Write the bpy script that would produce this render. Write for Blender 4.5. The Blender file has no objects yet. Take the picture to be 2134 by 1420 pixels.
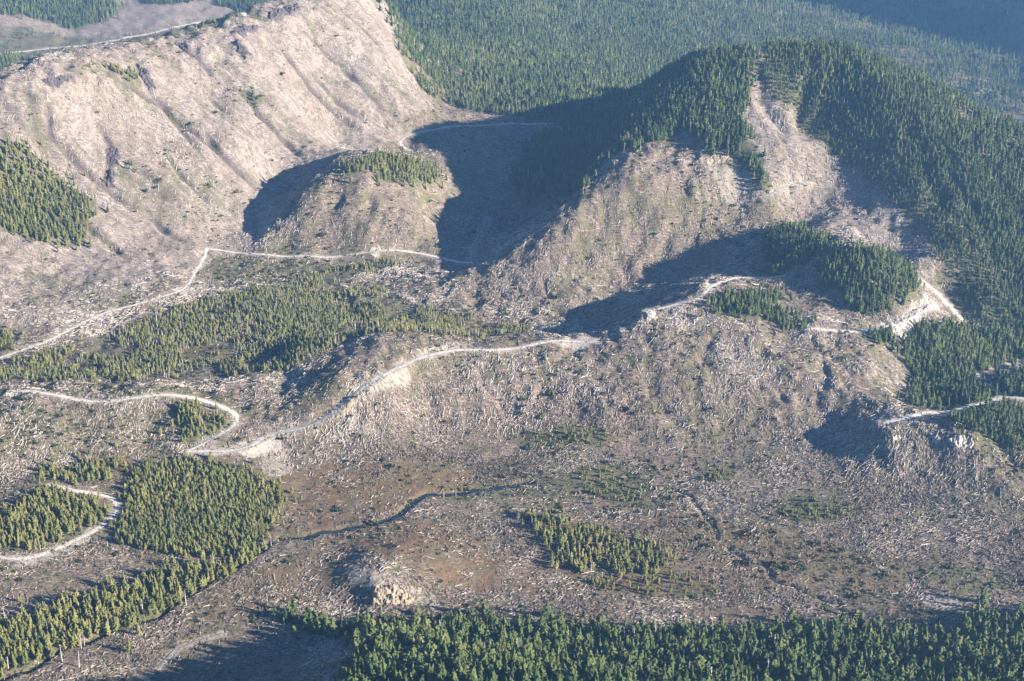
import bpy, math, numpy as np
from mathutils import Vector
rng = np.random.default_rng(7)
scene = bpy.context.scene
COL = scene.collection

# ------------------------------------------------------------------ camera model
H, T, F = 850.0, math.radians(24.0), 2900.0          # height, pitch down, focal length (photo pixels, 2134 wide)
CT, ST = math.cos(T), math.sin(T)
def ray(u, v):
    u = np.asarray(u, float); v = np.asarray(v, float)
    a = (u - 1067) / F; b = (v - 710) / F
    return np.stack([a, CT - b * ST, -ST - b * CT], -1)
def at_z(u, v, z):                                    # the place on a pixel's sight line that is z metres high
    d = ray(u, v); t = (z - H) / d[..., 2]
    return d[..., 0] * t, d[..., 1] * t

# ------------------------------------------------------------------ noise
def _hash(ix, iy, s):
    n = (ix * 374761393 + iy * 668265263 + s * 974634777) & 0xffffffff
    n = ((n ^ (n >> 13)) * 1274126177) & 0xffffffff
    return ((n ^ (n >> 16)) & 0xffff) / 65535.0
def vnoise(x, y, s=0):
    x = np.asarray(x, float); y = np.asarray(y, float)
    ix = np.floor(x).astype(np.int64); iy = np.floor(y).astype(np.int64)
    fx = x - ix; fy = y - iy
    fx = fx * fx * fx * (fx * (6 * fx - 15) + 10); fy = fy * fy * fy * (fy * (6 * fy - 15) + 10)
    a = _hash(ix, iy, s); b = _hash(ix + 1, iy, s); c = _hash(ix, iy + 1, s); d = _hash(ix + 1, iy + 1, s)
    return ((a + (b - a) * fx) * (1 - fy) + (c + (d - c) * fx) * fy) * 2 - 1
def fbm(x, y, oct=4, s=0):
    t = 0; a = 1; n = 0
    for k in range(oct):
        t = t + a * vnoise(x, y, s + 17 * k); n += a
        x, y = x * 1.93 + y * .52 + 5.1, y * 1.93 - x * .52 + 2.7; a *= .5
    return t / n
def sst(a, b, x):
    t = np.clip((x - a) / (b - a), 0, 1); return t * t * (3 - 2 * t)

# ------------------------------------------------------------------ the lie of the land: (pixel u, pixel v, metres above the valley bog)
PTS = '''0 1420 0;200 1420 0;400 1420 0;560 1420 10;690 1420 60;740 1420 94;800 1420 104;900 1420 104;1200 1420 90;1600 1420 80;2134 1420 80;
680 1300 3;900 1305 8;1200 1305 8;1500 1315 8;1800 1315 8;2134 1290 10;640 1350 10;600 1290 2;690 1365 40;760 1360 62;850 1350 52;1200 1360 36;1700 1360 34;
0 1300 0;200 1250 0;400 1250 0;100 1190 3;600 1110 0;850 1050 0;1000 1100 0;1200 1050 0;1200 1150 0;1400 1100 2;1600 1100 4;
1800 1150 5;2000 1150 10;2134 1150 15;1500 1250 0;1900 1250 3;2134 1230 6;1000 1220 0;1200 1230 0;1400 980 5;1600 1000 8;1200 950 8;900 960 6;
700 980 3;500 1010 4;755 1178 19;850 1203 15;780 1225 14;860 1265 2;700 1235 2;640 1160 4;640 1205 1;930 1235 2;740 1268 0;700 1150 3;
100 1090 7;100 1020 12;0 1100 8;250 1050 5;400 1050 3;400 960 8;300 990 5;0 1000 12;130 970 10;
0 950 20;150 930 20;300 920 15;0 880 38;200 880 34;100 815 52;240 838 48;360 820 50;450 850 38;510 870 32;400 930 16;550 905 22;600 950 8;0 830 46;
150 795 42;400 795 40;600 780 46;620 760 55;560 788 47;700 860 40;640 890 28;700 810 60;780 790 68;740 745 76;
800 700 84;880 712 80;960 718 77;1050 725 72;1150 712 74;1250 710 77;1340 650 99;1400 638 101;1470 592 114;1460 625 104;
900 830 38;1100 830 38;1300 800 52;1500 800 58;1700 800 55;1850 780 55;1600 700 84;1700 690 86;1800 695 82;1860 700 76;1500 660 100;
900 900 14;1100 900 14;1300 900 18;1500 900 22;1700 860 36;1300 960 5;1500 960 10;
600 700 38;800 660 38;1000 680 40;1100 660 40;1250 680 50;1200 640 42;1000 620 40;900 590 42;300 750 33;300 690 32;100 770 32;0 740 30;500 640 36;700 600 38;1050 695 42;
200 650 34;400 610 36;430 520 42;300 560 42;100 650 38;0 690 32;150 540 52;0 600 48;
300 450 85;150 430 108;0 500 85;0 400 138;0 300 200;0 240 236;
0 186 274;100 176 277;200 152 284;300 99 299;380 85 300;480 75 300;560 35 320;620 0 335;700 -40 350;
350 300 170;500 300 158;600 250 170;700 150 216;560 180 222;450 200 218;200 250 215;150 300 188;100 350 158;250 350 148;350 400 114;450 400 98;
550 350 112;600 400 74;530 470 52;640 350 110;700 280 125;750 200 180;800 100 240;800 0 300;850 190 172;900 220 120;900 280 108;1000 260 105;1150 255 100;830 290 108;1180 262 97;
900 100 165;900 150 148;1000 150 122;1000 50 112;1000 -50 130;1100 200 112;1200 200 95;1200 100 62;1200 0 80;1300 150 62;1400 50 40;1400 0 60;1400 -60 90;
1600 50 20;1800 50 -20;1800 0 -30;1600 0 20;1900 100 -20;2000 150 -30;2134 200 -80;2100 280 -120;2134 320 -125;2000 50 -20;1850 5 -30;2134 110 -30;1950 0 -25;
0 150 -60;250 110 -60;0 100 -60;200 60 -50;500 50 -40;100 0 10;300 20 -20;0 0 30;500 0 -10;0 -60 60;300 -60 50;550 -60 30;
1700 104 314;1780 102 314;1600 112 308;1500 124 300;1430 138 286;1380 164 262;1340 188 230;1300 218 192;1250 262 132;
1560 190 262;1500 200 255;1400 170 258;1350 250 215;1290 330 188;1230 400 152;1190 450 127;1100 500 91;1010 550 62;935 605 42;1070 485 56;1150 440 82;970 560 43;
1200 300 128;1150 350 92;1100 420 62;1050 470 42;1000 490 40;1000 400 64;930 480 48;870 400 102;980 520 46;990 555 43;1100 330 100;1000 330 98;
1300 600 48;1250 530 78;1300 450 125;1350 380 165;1400 320 190;1450 500 95;1450 400 150;1400 560 64;1500 450 118;1550 400 145;1480 330 185;1550 300 205;1600 200 255;1560 250 228;1650 300 205;1600 400 148;1700 400 140;1800 430 132;1700 340 176;1850 520 98;1800 480 118;1750 450 125;1650 455 112;
1660 280 210;1750 390 148;1850 480 116;1900 530 98;1960 590 74;2000 650 50;1700 250 224;1800 300 204;1900 400 160;2000 500 122;1800 180 275;1900 250 240;2000 350 190;2000 420 155;2134 420 150;2134 600 70;2134 700 35;2050 620 68;1950 540 102;
1830 126 302;1900 182 274;1960 231 246;2020 267 227;2080 301 210;2134 331 195;2300 400 162;
720 325 152;780 315 152;860 330 142;650 370 125;600 430 94;560 480 60;750 400 118;750 450 90;850 450 85;650 470 75;700 520 46;850 520 46;600 520 45;600 400 82;
1650 480 128;1600 580 95;1500 540 88;1550 500 98;1780 510 150;1720 550 125;1850 560 126;1885 620 96;1800 640 90;1700 600 98;1700 650 88;1600 640 96;1920 580 88;1880 660 80;1950 640 70;1900 700 65;
1950 750 45;2050 720 38;1950 850 32;1900 800 34;2100 800 38;2134 850 48;
1850 880 60;1950 865 59;2050 845 50;2134 900 60;2000 900 62;1850 960 30;1950 980 28;2100 980 35;2134 1060 22;1750 930 22;1680 920 22;1700 980 14;1800 1020 12;2000 1050 16'''
WPTS = '''-900 2900 150;-600 3050 165;-1100 2700 140;-1200 3300 0;-700 3500 0;-350 3600 80;-1500 2500 240;-1400 2200 130;-1300 1900 60;
750 2700 150;800 3000 0;900 2600 130;500 2800 190;450 3100 60;200 2950 100;300 2750 190;1000 2500 120;1100 2900 -60;600 2960 222;490 2970 196;710 2960 200;620 3150 40;
1500 4500 0;1900 4400 330;1700 4800 300;2300 4300 560;1250 5200 110;1050 5000 -10;2200 5200 520;1600 4150 0;2000 4000 270;-600 700 0;-100 700 140;300 700 130;700 700 130;-350 850 8;900 1100 40;-900 1200 10;1100 1500 60;1300 1900 100;1500 2300 80;1600 3000 -100;
-2600 3000 100;-3000 5000 60;2600 3000 -80;0 5200 110;-1500 6000 200;1500 6500 350;3500 6000 420;0 7500 420;-3000 8000 420;3000 8500 500;0 12000 700;-6000 11000 700;6000 11000 700;-1500 1200 60;1700 1000 120'''
def nums(s): return [tuple(float(q) for q in p.split()) for p in s.replace('\n', '').split(';') if p.strip()]
P = np.array(nums(PTS)); W = np.array(nums(WPTS))
px, py = at_z(P[:, 0], P[:, 1], P[:, 2])
CX = np.concatenate([px, W[:, 0]]); CY = np.concatenate([py, W[:, 1]]); CZ = np.concatenate([P[:, 2], W[:, 2]])
S = 1000.0; C2 = .022 ** 2
def kern(dx, dy): return -np.sqrt(dx * dx + dy * dy + C2)
n = len(CX); A = np.zeros((n + 3, n + 3))
A[:n, :n] = kern((CX[:, None] - CX[None]) / S, (CY[:, None] - CY[None]) / S)
A[:n, :n] += np.eye(n) * 0.0006
A[:n, n] = A[n, :n] = 1; A[:n, n + 1] = A[n + 1, :n] = CX / S; A[:n, n + 2] = A[n + 2, :n] = CY / S
WT = np.linalg.solve(A, np.concatenate([CZ, np.zeros(3)]))
def rbf(x, y):
    out = np.empty(x.size); xf = x.ravel() / S; yf = y.ravel() / S
    for i in range(0, xf.size, 60000):
        k = kern(xf[i:i + 60000, None] - CX[None] / S, yf[i:i + 60000, None] - CY[None] / S)
        out[i:i + 60000] = k @ WT[:n] + WT[n] + WT[n + 1] * xf[i:i + 60000] + WT[n + 2] * yf[i:i + 60000]
    return out.reshape(x.shape)

# the terrain is a fan of rows (distance) and columns (bearing)
NC = 960
TH = np.linspace(math.radians(-38), math.radians(38), NC)
R = [640.0]
while R[-1] < 14000:
    r = R[-1]; R.append(r * (1.0019 if r < 3100 else 1.004 if r < 5600 else 1.02))
R = np.array(R); NR = len(R)
RG, TG = np.meshgrid(R, TH, indexing='ij')
GX = RG * np.sin(TG); GY = RG * np.cos(TG)
# coarse evaluation of the smooth land, then resampled
sub = 3
ri = np.unique(np.append(np.arange(0, NR, sub), NR - 1)); ci = np.unique(np.append(np.arange(0, NC, sub), NC - 1))
Zc = rbf(GX[np.ix_(ri, ci)], GY[np.ix_(ri, ci)])
tmp = np.stack([np.interp(np.arange(NR), ri, Zc[:, k]) for k in range(len(ci))], 1)
Z = np.stack([np.interp(np.arange(NC), ci, tmp[k]) for k in range(NR)], 0)
rough = sst(4, 45, Z) * .85 + .15
rough = np.where(RG > 3300, 1.0, rough)
Z += rough * (5.5 * fbm(GX / 130, GY / 130, 3, 3) + 5.0 * fbm(GX / 42, GY / 42, 3, 11) - 3.5 * np.abs(fbm(GX / 27, GY / 27, 2, 19)))
Z += (.35 + .65 * rough) * (1.7 * fbm(GX / 14, GY / 14, 2, 23) + .5 * vnoise(GX / 5, GY / 5, 31))
ribm = sst(12, 30, Z) * (1 - sst(2050, 2250, RG)) * sst(-.17, -.12, TG)
wx = GX + 16 * fbm(GX / 50, GY / 50, 2, 181)
wx = wx + .45 * GY
Z += ribm * (3.0 * fbm(wx / 30, GY / 90, 3, 180) - 1.6 * (1 - np.clip(np.abs(fbm(wx / 46, GY / 150, 2, 182)) * 5, 0, 1)))
pm = sst(.02, .05, TG) * (1 - sst(.13, .17, TG)) * sst(45, 75, Z) * sst(1990, 2050, RG) * (1 - sst(2380, 2470, RG))
kx = GX - .25 * GY + 14 * fbm(GX / 45, GY / 45, 2, 211)
kr = 5.0 * fbm(kx / 30, GY / 110, 3, 210) - 2.2 * (1 - np.clip(np.abs(fbm(kx / 50, GY / 160, 2, 212)) * 5, 0, 1))
km = sst(-.20, -.18, TG) * (1 - sst(-.06, -.04, TG)) * sst(52, 70, Z) * sst(2150, 2200, RG) * (1 - sst(2400, 2480, RG))
Z += pm * kr + km * .75 * kr
LKX, LKY = at_z(2165., 300., -108.); LR = np.hypot((GX - LKX) / 150, (GY - LKY) / 230)
Z += sst(3300, 4500, RG) * 14 * fbm(GX / 300, GY / 300, 3, 77)

Z = np.where(LR < 1.05, np.minimum(Z, -111), np.where(LR < 1.6, np.minimum(Z, -109 + 60 * (LR - 1.05)), Z))
def gidx(x, y):
    r = np.hypot(x, y); t = np.arctan2(x, y)
    i = np.clip(np.interp(r, R, np.arange(NR)), 0, NR - 1.001); j = np.clip((t - TH[0]) / (TH[-1] - TH[0]) * (NC - 1), 0, NC - 1.001)
    return i, j
def bil(G, x, y):
    i, j = gidx(np.asarray(x, float), np.asarray(y, float)); a = i.astype(int); b = j.astype(int); f = i - a; g = j - b
    return (G[a, b] * (1 - g) + G[a, b + 1] * g) * (1 - f) + (G[a + 1, b] * (1 - g) + G[a + 1, b + 1] * g) * f
def hz(x, y): return bil(Z, x, y)
def hit(u, v):                                        # first place where a sight line meets the land
    d = ray(u, v); sh = d.shape[:-1]; d = d.reshape(-1, 3)
    t = np.full(len(d), 600.0); done = np.zeros(len(d), bool); prev = t.copy()
    for k in range(2400):
        st = np.where(t < 3500, 4.0, 12.0)
        z = H + d[:, 2] * t
        below = z < hz(d[:, 0] * t, d[:, 1] * t)
        done |= below
        if done.all(): break
        prev = np.where(done, prev, t); t = np.where(done, t, t + st)
        if t.max() > 13000: break
    lo, hi = prev, t
    for k in range(12):
        m = (lo + hi) / 2; b = H + d[:, 2] * m < hz(d[:, 0] * m, d[:, 1] * m)
        hi = np.where(b, m, hi); lo = np.where(b, lo, m)
    return np.stack([d[:, 0] * hi, d[:, 1] * hi], -1).reshape(sh + (2,))
def project(x, y, z):
    dy = y * CT - (z - H) * ST; up = y * ST + (z - H) * CT
    return 1067 + F * x / dy, 710 - F * up / dy
def poly_px(s):
    q = np.array(nums(s)); return hit(q[:, 0], q[:, 1])
def densify(p, step=6.0):
    out = [p[:1]]
    for a, b in zip(p[:-1], p[1:]):
        k = max(1, int(np.hypot(*(b - a)) / step)); out.append(a + (b - a) * (np.arange(1, k + 1) / k)[:, None])
    return np.concatenate(out)
def smooth_line(p, it=3, step=5.0):
    p = densify(p, step)
    for _ in range(it * 3):
        q = p.copy(); q[1:-1] = (p[:-2] + 2 * p[1:-1] + p[2:]) / 4; p = q
    return p
def near(line, w):                                    # grid vertices within w of a line: flat index, distance, index along the line
    lo = line.min(0) - w; hi = line.max(0) + w
    m = np.flatnonzero(((GX > lo[0]) & (GX < hi[0]) & (GY > lo[1]) & (GY < hi[1])).ravel())
    X = GX.ravel()[m]; Y = GY.ravel()[m]; bd = np.full(len(m), 1e9); bi = np.zeros(len(m), int)
    for k, (a, b) in enumerate(line):
        c = np.flatnonzero((np.abs(X - a) < w + 1) & (np.abs(Y - b) < w + 1))
        dd = np.hypot(X[c] - a, Y[c] - b); u = dd < bd[c]; bd[c[u]] = dd[u]; bi[c[u]] = k
    k = bd < w
    return m[k], bd[k], bi[k]
def inpoly(x, y, p):
    r = np.zeros(x.shape, bool); j = len(p) - 1
    for i in range(len(p)):
        xi, yi = p[i]; xj, yj = p[j]
        if yi != yj:
            c = ((yi > y) != (yj > y)) & (x < (xj - xi) * (y - yi) / (yj - yi) + xi); r ^= c
        j = i
    return r

# ------------------------------------------------------------------ gullies and ravines cut into the slopes
cover = np.zeros((5, NR, NC))                         # veg, bog, gravel, pale slope, dark rock
GULLY = ['355 84;463 182 ', '500 190;540 240;601 300;640 330', '571 84;648 186;720 250;750 275', '216 150;338 216;466 324;547 398',
  '95 189;105 280;189 365;243 412;290 442', '196 236;230 304;220 371;243 402', '294 176;331 209;388 280;420 320', '412 263;466 324', '625 60;720 142',
  '700 125;761 186;791 220;850 250', '720 30;790 95;800 120', '300 440;360 490;400 510', '120 420;180 470;240 520;262 545', '330 300;380 370;450 430', '420 180;480 240', '640 140;700 210;760 250']
GULLY2 = [('1577 118;1580 190;1600 230;1650 290', 9, 20), ('1695 112;1690 160;1665 230;1658 275', 13, 18), ('1155 765;1130 800;1100 860', 5, 9),
  ('1420 440;1390 500;1345 570', 7, 16), ('1495 680;1470 730;1450 770', 5, 12), ('1610 760;1585 810', 5, 14), ('1310 400;1290 470;1270 540', 4, 14), ('1470 420;1440 480', 5, 14),
  ('1700 720;1720 770;1730 820', 4, 10), ('1890 250;1930 350;1990 450', 7, 22), ('1960 300;2010 400;2060 480', 6, 22), ('1600 250;1640 320;1690 380', 4, 9),
  ('688 450;700 425;722 398', 16, 17), ('758 455;770 428;776 405', 13, 14), ('700 830;720 800;760 760', 4, 10), ('580 850;590 810;600 790', 5, 12)]
for s, dep, w in [(g, 8, 8) for g in GULLY] + GULLY2:
    ln = densify(poly_px(s), 5); m, d, k = near(ln, w * 1.6)
    e = np.clip(np.minimum(k, len(ln) - 1 - k) / 6.0, .15, 1)
    Z.ravel()[m] -= dep * e * np.exp(-(d / w * 1.5) ** 2) * (.8 + .4 * vnoise(GX.ravel()[m] / 30, GY.ravel()[m] / 30, 5))
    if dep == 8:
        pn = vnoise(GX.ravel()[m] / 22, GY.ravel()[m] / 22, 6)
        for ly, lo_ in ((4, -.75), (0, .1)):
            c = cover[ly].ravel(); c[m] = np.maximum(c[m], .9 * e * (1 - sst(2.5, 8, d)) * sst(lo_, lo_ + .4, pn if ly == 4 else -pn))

# ribs under the forest on the right flank of the peak
east = poly_px('1600 120;1700 112;1780 110;1840 134;1900 190;2000 258;2134 336;2500 484;2500 780;2134 722;2060 692;2025 652;1992 592;1958 542;1914 472;1848 402;1786 352;1712 295;1658 252;1614 200')
em = inpoly(GX, GY, east) * sst(60, 100, Z); fm, fd, _ = near(densify(np.concatenate([east[9:], east[:1]]), 8), 90); e_ = em.ravel(); e_[fm] *= sst(15, 90, fd)
ex = GX + .35 * GY + 20 * fbm(GX / 70, GY / 70, 2, 191)
Z += em * (6.0 * fbm(ex / 38, GY / 200, 3, 190) - 5.0 * (1 - np.clip(np.abs(fbm(ex / 60, GY / 260, 2, 192)) * 5, 0, 1)))
Z += sst(245, 275, Z) * sst(-.12, -.16, TG) * (RG < 3300) * (7 * fbm(GX / 26, GY / 26, 3, 221) + 3 * np.abs(fbm(GX / 11, GY / 11, 2, 222)))
# rills down the pale ridge
ga, gb = poly_px('571 84;720 250'); gd = (gb - ga) / np.linalg.norm(gb - ga)
tr = GX * -gd[1] + GY * gd[0]; al = GX * gd[0] + GY * gd[1]; tr = tr + 9 * fbm(GX / 60, GY / 60, 2, 171)
rill = fbm(tr / 21, al / 170, 3, 170)
rmask = sst(-.03, -.07, TG) * sst(70, 110, Z) * (RG < 3250) * np.where(TG > -.16, sst(2480, 2560, RG), 1)
Z += rmask * (2.6 * rill - 2.0 * (1 - np.clip(np.abs(fbm(tr / 34, al / 240, 2, 175)) * 5, 0, 1)))
cover[0] = np.maximum(cover[0], rmask * .55 * sst(.1, .45, -rill) * sst(-.2, .2, fbm(GX / 45, GY / 45, 2, 172)))
cover[4] = np.maximum(cover[4], rmask * .5 * sst(.25, .5, -rill) * sst(0, .3, fbm(GX / 30, GY / 30, 2, 173)))
# ------------------------------------------------------------------ roads: benched into the land
ROADS = [  # pixels along the centre line, half width, kind
 ('-60 765;20 738;100 710;160 680;225 648;300 630;370 610;395 590;405 565;425 540;430 518', 3.2),
 ('430 518;470 521;540 528;660 535;740 530;800 522;850 522;900 532;950 546;995 550', 3.0),
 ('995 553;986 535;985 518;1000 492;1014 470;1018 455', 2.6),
 ('860 315;832 302;830 290;860 278;920 268;960 262;1050 256;1150 257', 3.0),
 ('390 940;440 915;490 890;508 870;490 860;440 840;390 825;350 820;300 825;240 838;180 838;130 826;80 818;40 815', 3.4),
 ('390 940;450 940;510 940;535 925;550 905;600 898;650 890;690 868;720 835;760 805;800 780;850 755;900 738;960 727;1040 730;1100 722;1150 710;1240 712', 3.8),
 ('1350 648;1400 637;1460 624;1475 598;1530 580;1600 582;1650 572', 3.4),
 ('1690 685;1740 690;1800 694;1840 682;1885 662;1930 640', 3.8),
 ('1918 582;1950 608;1980 640;2012 672', 3.2),
 ('1840 882;1900 868;1960 858;2030 845;2070 834;2095 824;2134 832;2300 860', 3.6),
 ('2095 824;2060 806;2040 790;2036 778', 2.2),
 ('-60 1150;0 1162;40 1168;80 1160;150 1130;200 1105;235 1080;250 1055;245 1040;220 1030;185 1026;150 1022;105 1010', 3.4),
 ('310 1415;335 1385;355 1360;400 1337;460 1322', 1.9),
 ('1592 412;1620 400;1650 386;1685 378', 2.8),
 ('-40 112;60 106;200 92;330 66;420 46;510 34', 5.0)]
road_lines = []
for s, hw in ROADS:
    ln = smooth_line(poly_px(s), 4); z = hz(ln[:, 0], ln[:, 1])
    for _ in range(25): z = np.concatenate([z[:1], (z[:-2] + 2 * z[1:-1] + z[2:]) / 4, z[-1:]])
    road_lines.append((ln, z, hw * .9))
for ln, z, hw in road_lines:
    m, d, k = near(ln, hw + 11)
    w = 1 - sst(hw + 1.5, hw + 11, d); Zr = Z.ravel(); Zr[m] = Zr[m] * (1 - w) + (z[k] - .25) * w
    g = (1 - sst(hw, hw + 6, d + 2.5 * vnoise(GX.ravel()[m] / 9, GY.ravel()[m] / 9, 8)))
    c = cover[2].ravel(); c[m] = np.maximum(c[m], g * .8)
# ------------------------------------------------------------------ creeks: a cut channel and dark water in it
CREEKS = [('-60 1425;0 1408;60 1398;110 1362;200 1330;250 1300;330 1282;400 1228;470 1192;535 1152;560 1130', 2.2, 3.0),
          ('585 1118;640 1122;700 1100;760 1094;825 1075;862 1042;880 1022;930 1028;1000 1018;1060 1012;1110 1006', 3.4, 2.4),
          ('1400 1020;1450 1040;1475 1080;1500 1120', 1.0, 1.4), ('1515 1140;1545 1165;1590 1185;1640 1220;1700 1245;1745 1262', 1.0, 1.5), ('1900 1222;1960 1235;2010 1250', 1.0, 1.4)]
creek_lines = []
for s, hw, dep in CREEKS:
    ln = smooth_line(poly_px(s), 2)
    wob = np.stack([fbm(ln[:, 0] / 25, ln[:, 1] / 25, 2, 40), fbm(ln[:, 0] / 25, ln[:, 1] / 25, 2, 41)], -1) * 7; ln = ln + wob
    z = hz(ln[:, 0], ln[:, 1]); z = np.convolve(np.pad(z, 6, 'edge'), np.ones(13) / 13, 'valid')
    creek_lines.append((ln, z - dep, hw))
    m, d, k = near(ln, hw + 7)
    w = 1 - sst(hw, hw + 5, d); Zr = Z.ravel(); Zr[m] = np.minimum(Zr[m], Zr[m] * (1 - w) + (z[k] - dep - .6) * w)
    c = cover[1].ravel(); c[m] = np.maximum(c[m], .2 * w); c = cover[0].ravel(); c[m] = np.maximum(c[m], .8 * w)

# ------------------------------------------------------------------ ground cover painted by what grows or lies there
JX = GX + 14 * fbm(GX / 40, GY / 40, 3, 51) + 4 * vnoise(GX / 9, GY / 9, 53); JY = GY + 14 * fbm(GX / 40, GY / 40, 3, 52) + 4 * vnoise(GX / 9, GY / 9, 54)
def paint(layer, p, amt, soft=True):
    lo = p.min(0) - 30; hi = p.max(0) + 30
    m = np.flatnonzero(((GX > lo[0]) & (GX < hi[0]) & (GY > lo[1]) & (GY < hi[1])).ravel())
    X, Y = (JX, JY) if soft else (GX, GY)
    k = m[inpoly(X.ravel()[m], Y.ravel()[m], p)]
    c = cover[layer].ravel(); c[k] = np.maximum(c[k], amt)
LEFT_RIDGE = poly_px('-400 760;0 715;200 640;420 560;560 480;640 380;800 285;950 240;880 190;815 80;812 10;640 15;560 42;400 95;300 105;200 142;0 178;-500 190')
paint(3, LEFT_RIDGE, 1.0)
cover[3] = np.maximum(cover[3], 1.0 * ((TG < -.08) & (Z > 105) & (RG < 3250) & ((TG < -.16) | (RG > 2520))))
paint(3, poly_px('-400 -80;-400 140;0 120;240 100;420 60;520 30;600 -20;560 -80'), .9)
paint(3, poly_px('1540 235;1580 195;1610 210;1712 300;1850 410;1950 550;1920 600;1760 490;1640 455;1600 400;1560 300'), .85)
for s, a in [('590 985;760 965;1000 985;1000 1020;880 1030;860 1060;700 1110;600 1115;560 1050', .95), ('720 1110;880 1080;1000 1120;1060 1160;1030 1225;940 1225;830 1170;700 1150', 1), ('1250 1205;1400 1205;1440 1225;1330 1235;1240 1225', .9),
             ('480 985;600 990;620 1060;560 1120;500 1100', .5), ('230 690;330 670;440 720;400 745;260 745', .6), ('250 935;310 960;270 985;230 985', .7), ('1060 1090;1400 1060;1700 1120;1900 1180;1900 1240;1600 1230;1100 1240', .55), ('620 1150;700 1130;760 1170;640 1260;420 1290;440 1240', .7), ('1000 1150;1080 1120;1150 1180;1090 1230;1010 1210', .4),
             ('1400 1270;1500 1240;1640 1260;1640 1300;1480 1300', .45)]:
    paint(1, poly_px(s), a)
for s, a in [('1060 900;1180 880;1290 905;1260 930;1100 935', .8), ('900 1010;1100 990;1350 960;1380 1040;1200 1030;950 1040', .75), ('1590 1050;1700 1035;1790 1070;1720 1085;1620 1080', .8),
             ('1480 970;1540 965;1530 1000;1480 1000', .8), ('60 800;300 803;460 815;560 850;520 880;470 850;360 822;240 832;100 815', .55), ('0 850;150 850;330 840;360 940;150 950;0 960', .45),
             ('1400 1080;1640 1110;1850 1160;2134 1190;2134 1240;1900 1220;1600 1190;1440 1160', .65), ('440 525;560 540;700 550;560 590;440 600', .55), ('50 560;250 590;330 640;200 640;60 690', .35),
             ('870 745;960 735;1000 770;930 800;870 790', .3), ('1990 900;2134 915;2134 950;2050 940', .7), ('550 790;700 800;640 880;560 880', .35), ('250 380;420 340;520 430;400 470;280 440', .3)]:
    paint(0, poly_px(s), a)
for s, a in [('700 862;760 800;850 752;862 800;800 815;740 850', .6), ('520 920;560 905;575 940;545 965;500 948;400 944', .9), ('1835 680;1900 645;1945 628;1955 650;1900 672;1880 705;1865 705;1868 680', 1), ('1465 332;1515 318;1525 335;1480 345', .4),
             ('1140 712;1200 702;1250 708;1240 718;1160 722', .9), ('1450 580;1480 580;1495 610;1475 612', .9), ('150 1130;200 1098;240 1090;190 1130;140 1150;60 1180;20 1180', .8), ('360 604;400 596;410 606;380 614', .9),
             ('770 514;795 512;792 526;765 526', .9), ('715 1190;745 1172;800 1180;900 1235;940 1275;860 1270;790 1240;740 1215', .45), ('940 712;1000 715;1000 728;930 728;880 735', .6), ('720 855;790 900;800 925;760 900;700 880', .35), ('1480 345;1560 360;1590 400;1560 440;1500 400', .4),
             ('540 940;600 930;610 985;560 990', .5), ('1940 1235;2000 1240;2010 1275;1940 1265', .5), ('2040 800;2130 760;2134 775;2070 790', .4)]:
    paint(2, poly_px(s), a)
DARKROCK = ['285 132;312 150;325 185;312 190;295 165', '488 85;500 88;520 112;512 125;495 110', '85 168;140 158;146 168;105 180', '222 305;248 312;250 345;222 340', '218 350;240 355;238 395;222 390', '362 88;392 92;402 115;388 112', '560 32;590 14;622 8;628 20;592 32;566 44', '482 70;520 54;542 58;502 76']
for s in DARKROCK: paint(4, poly_px(s), .8)

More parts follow.
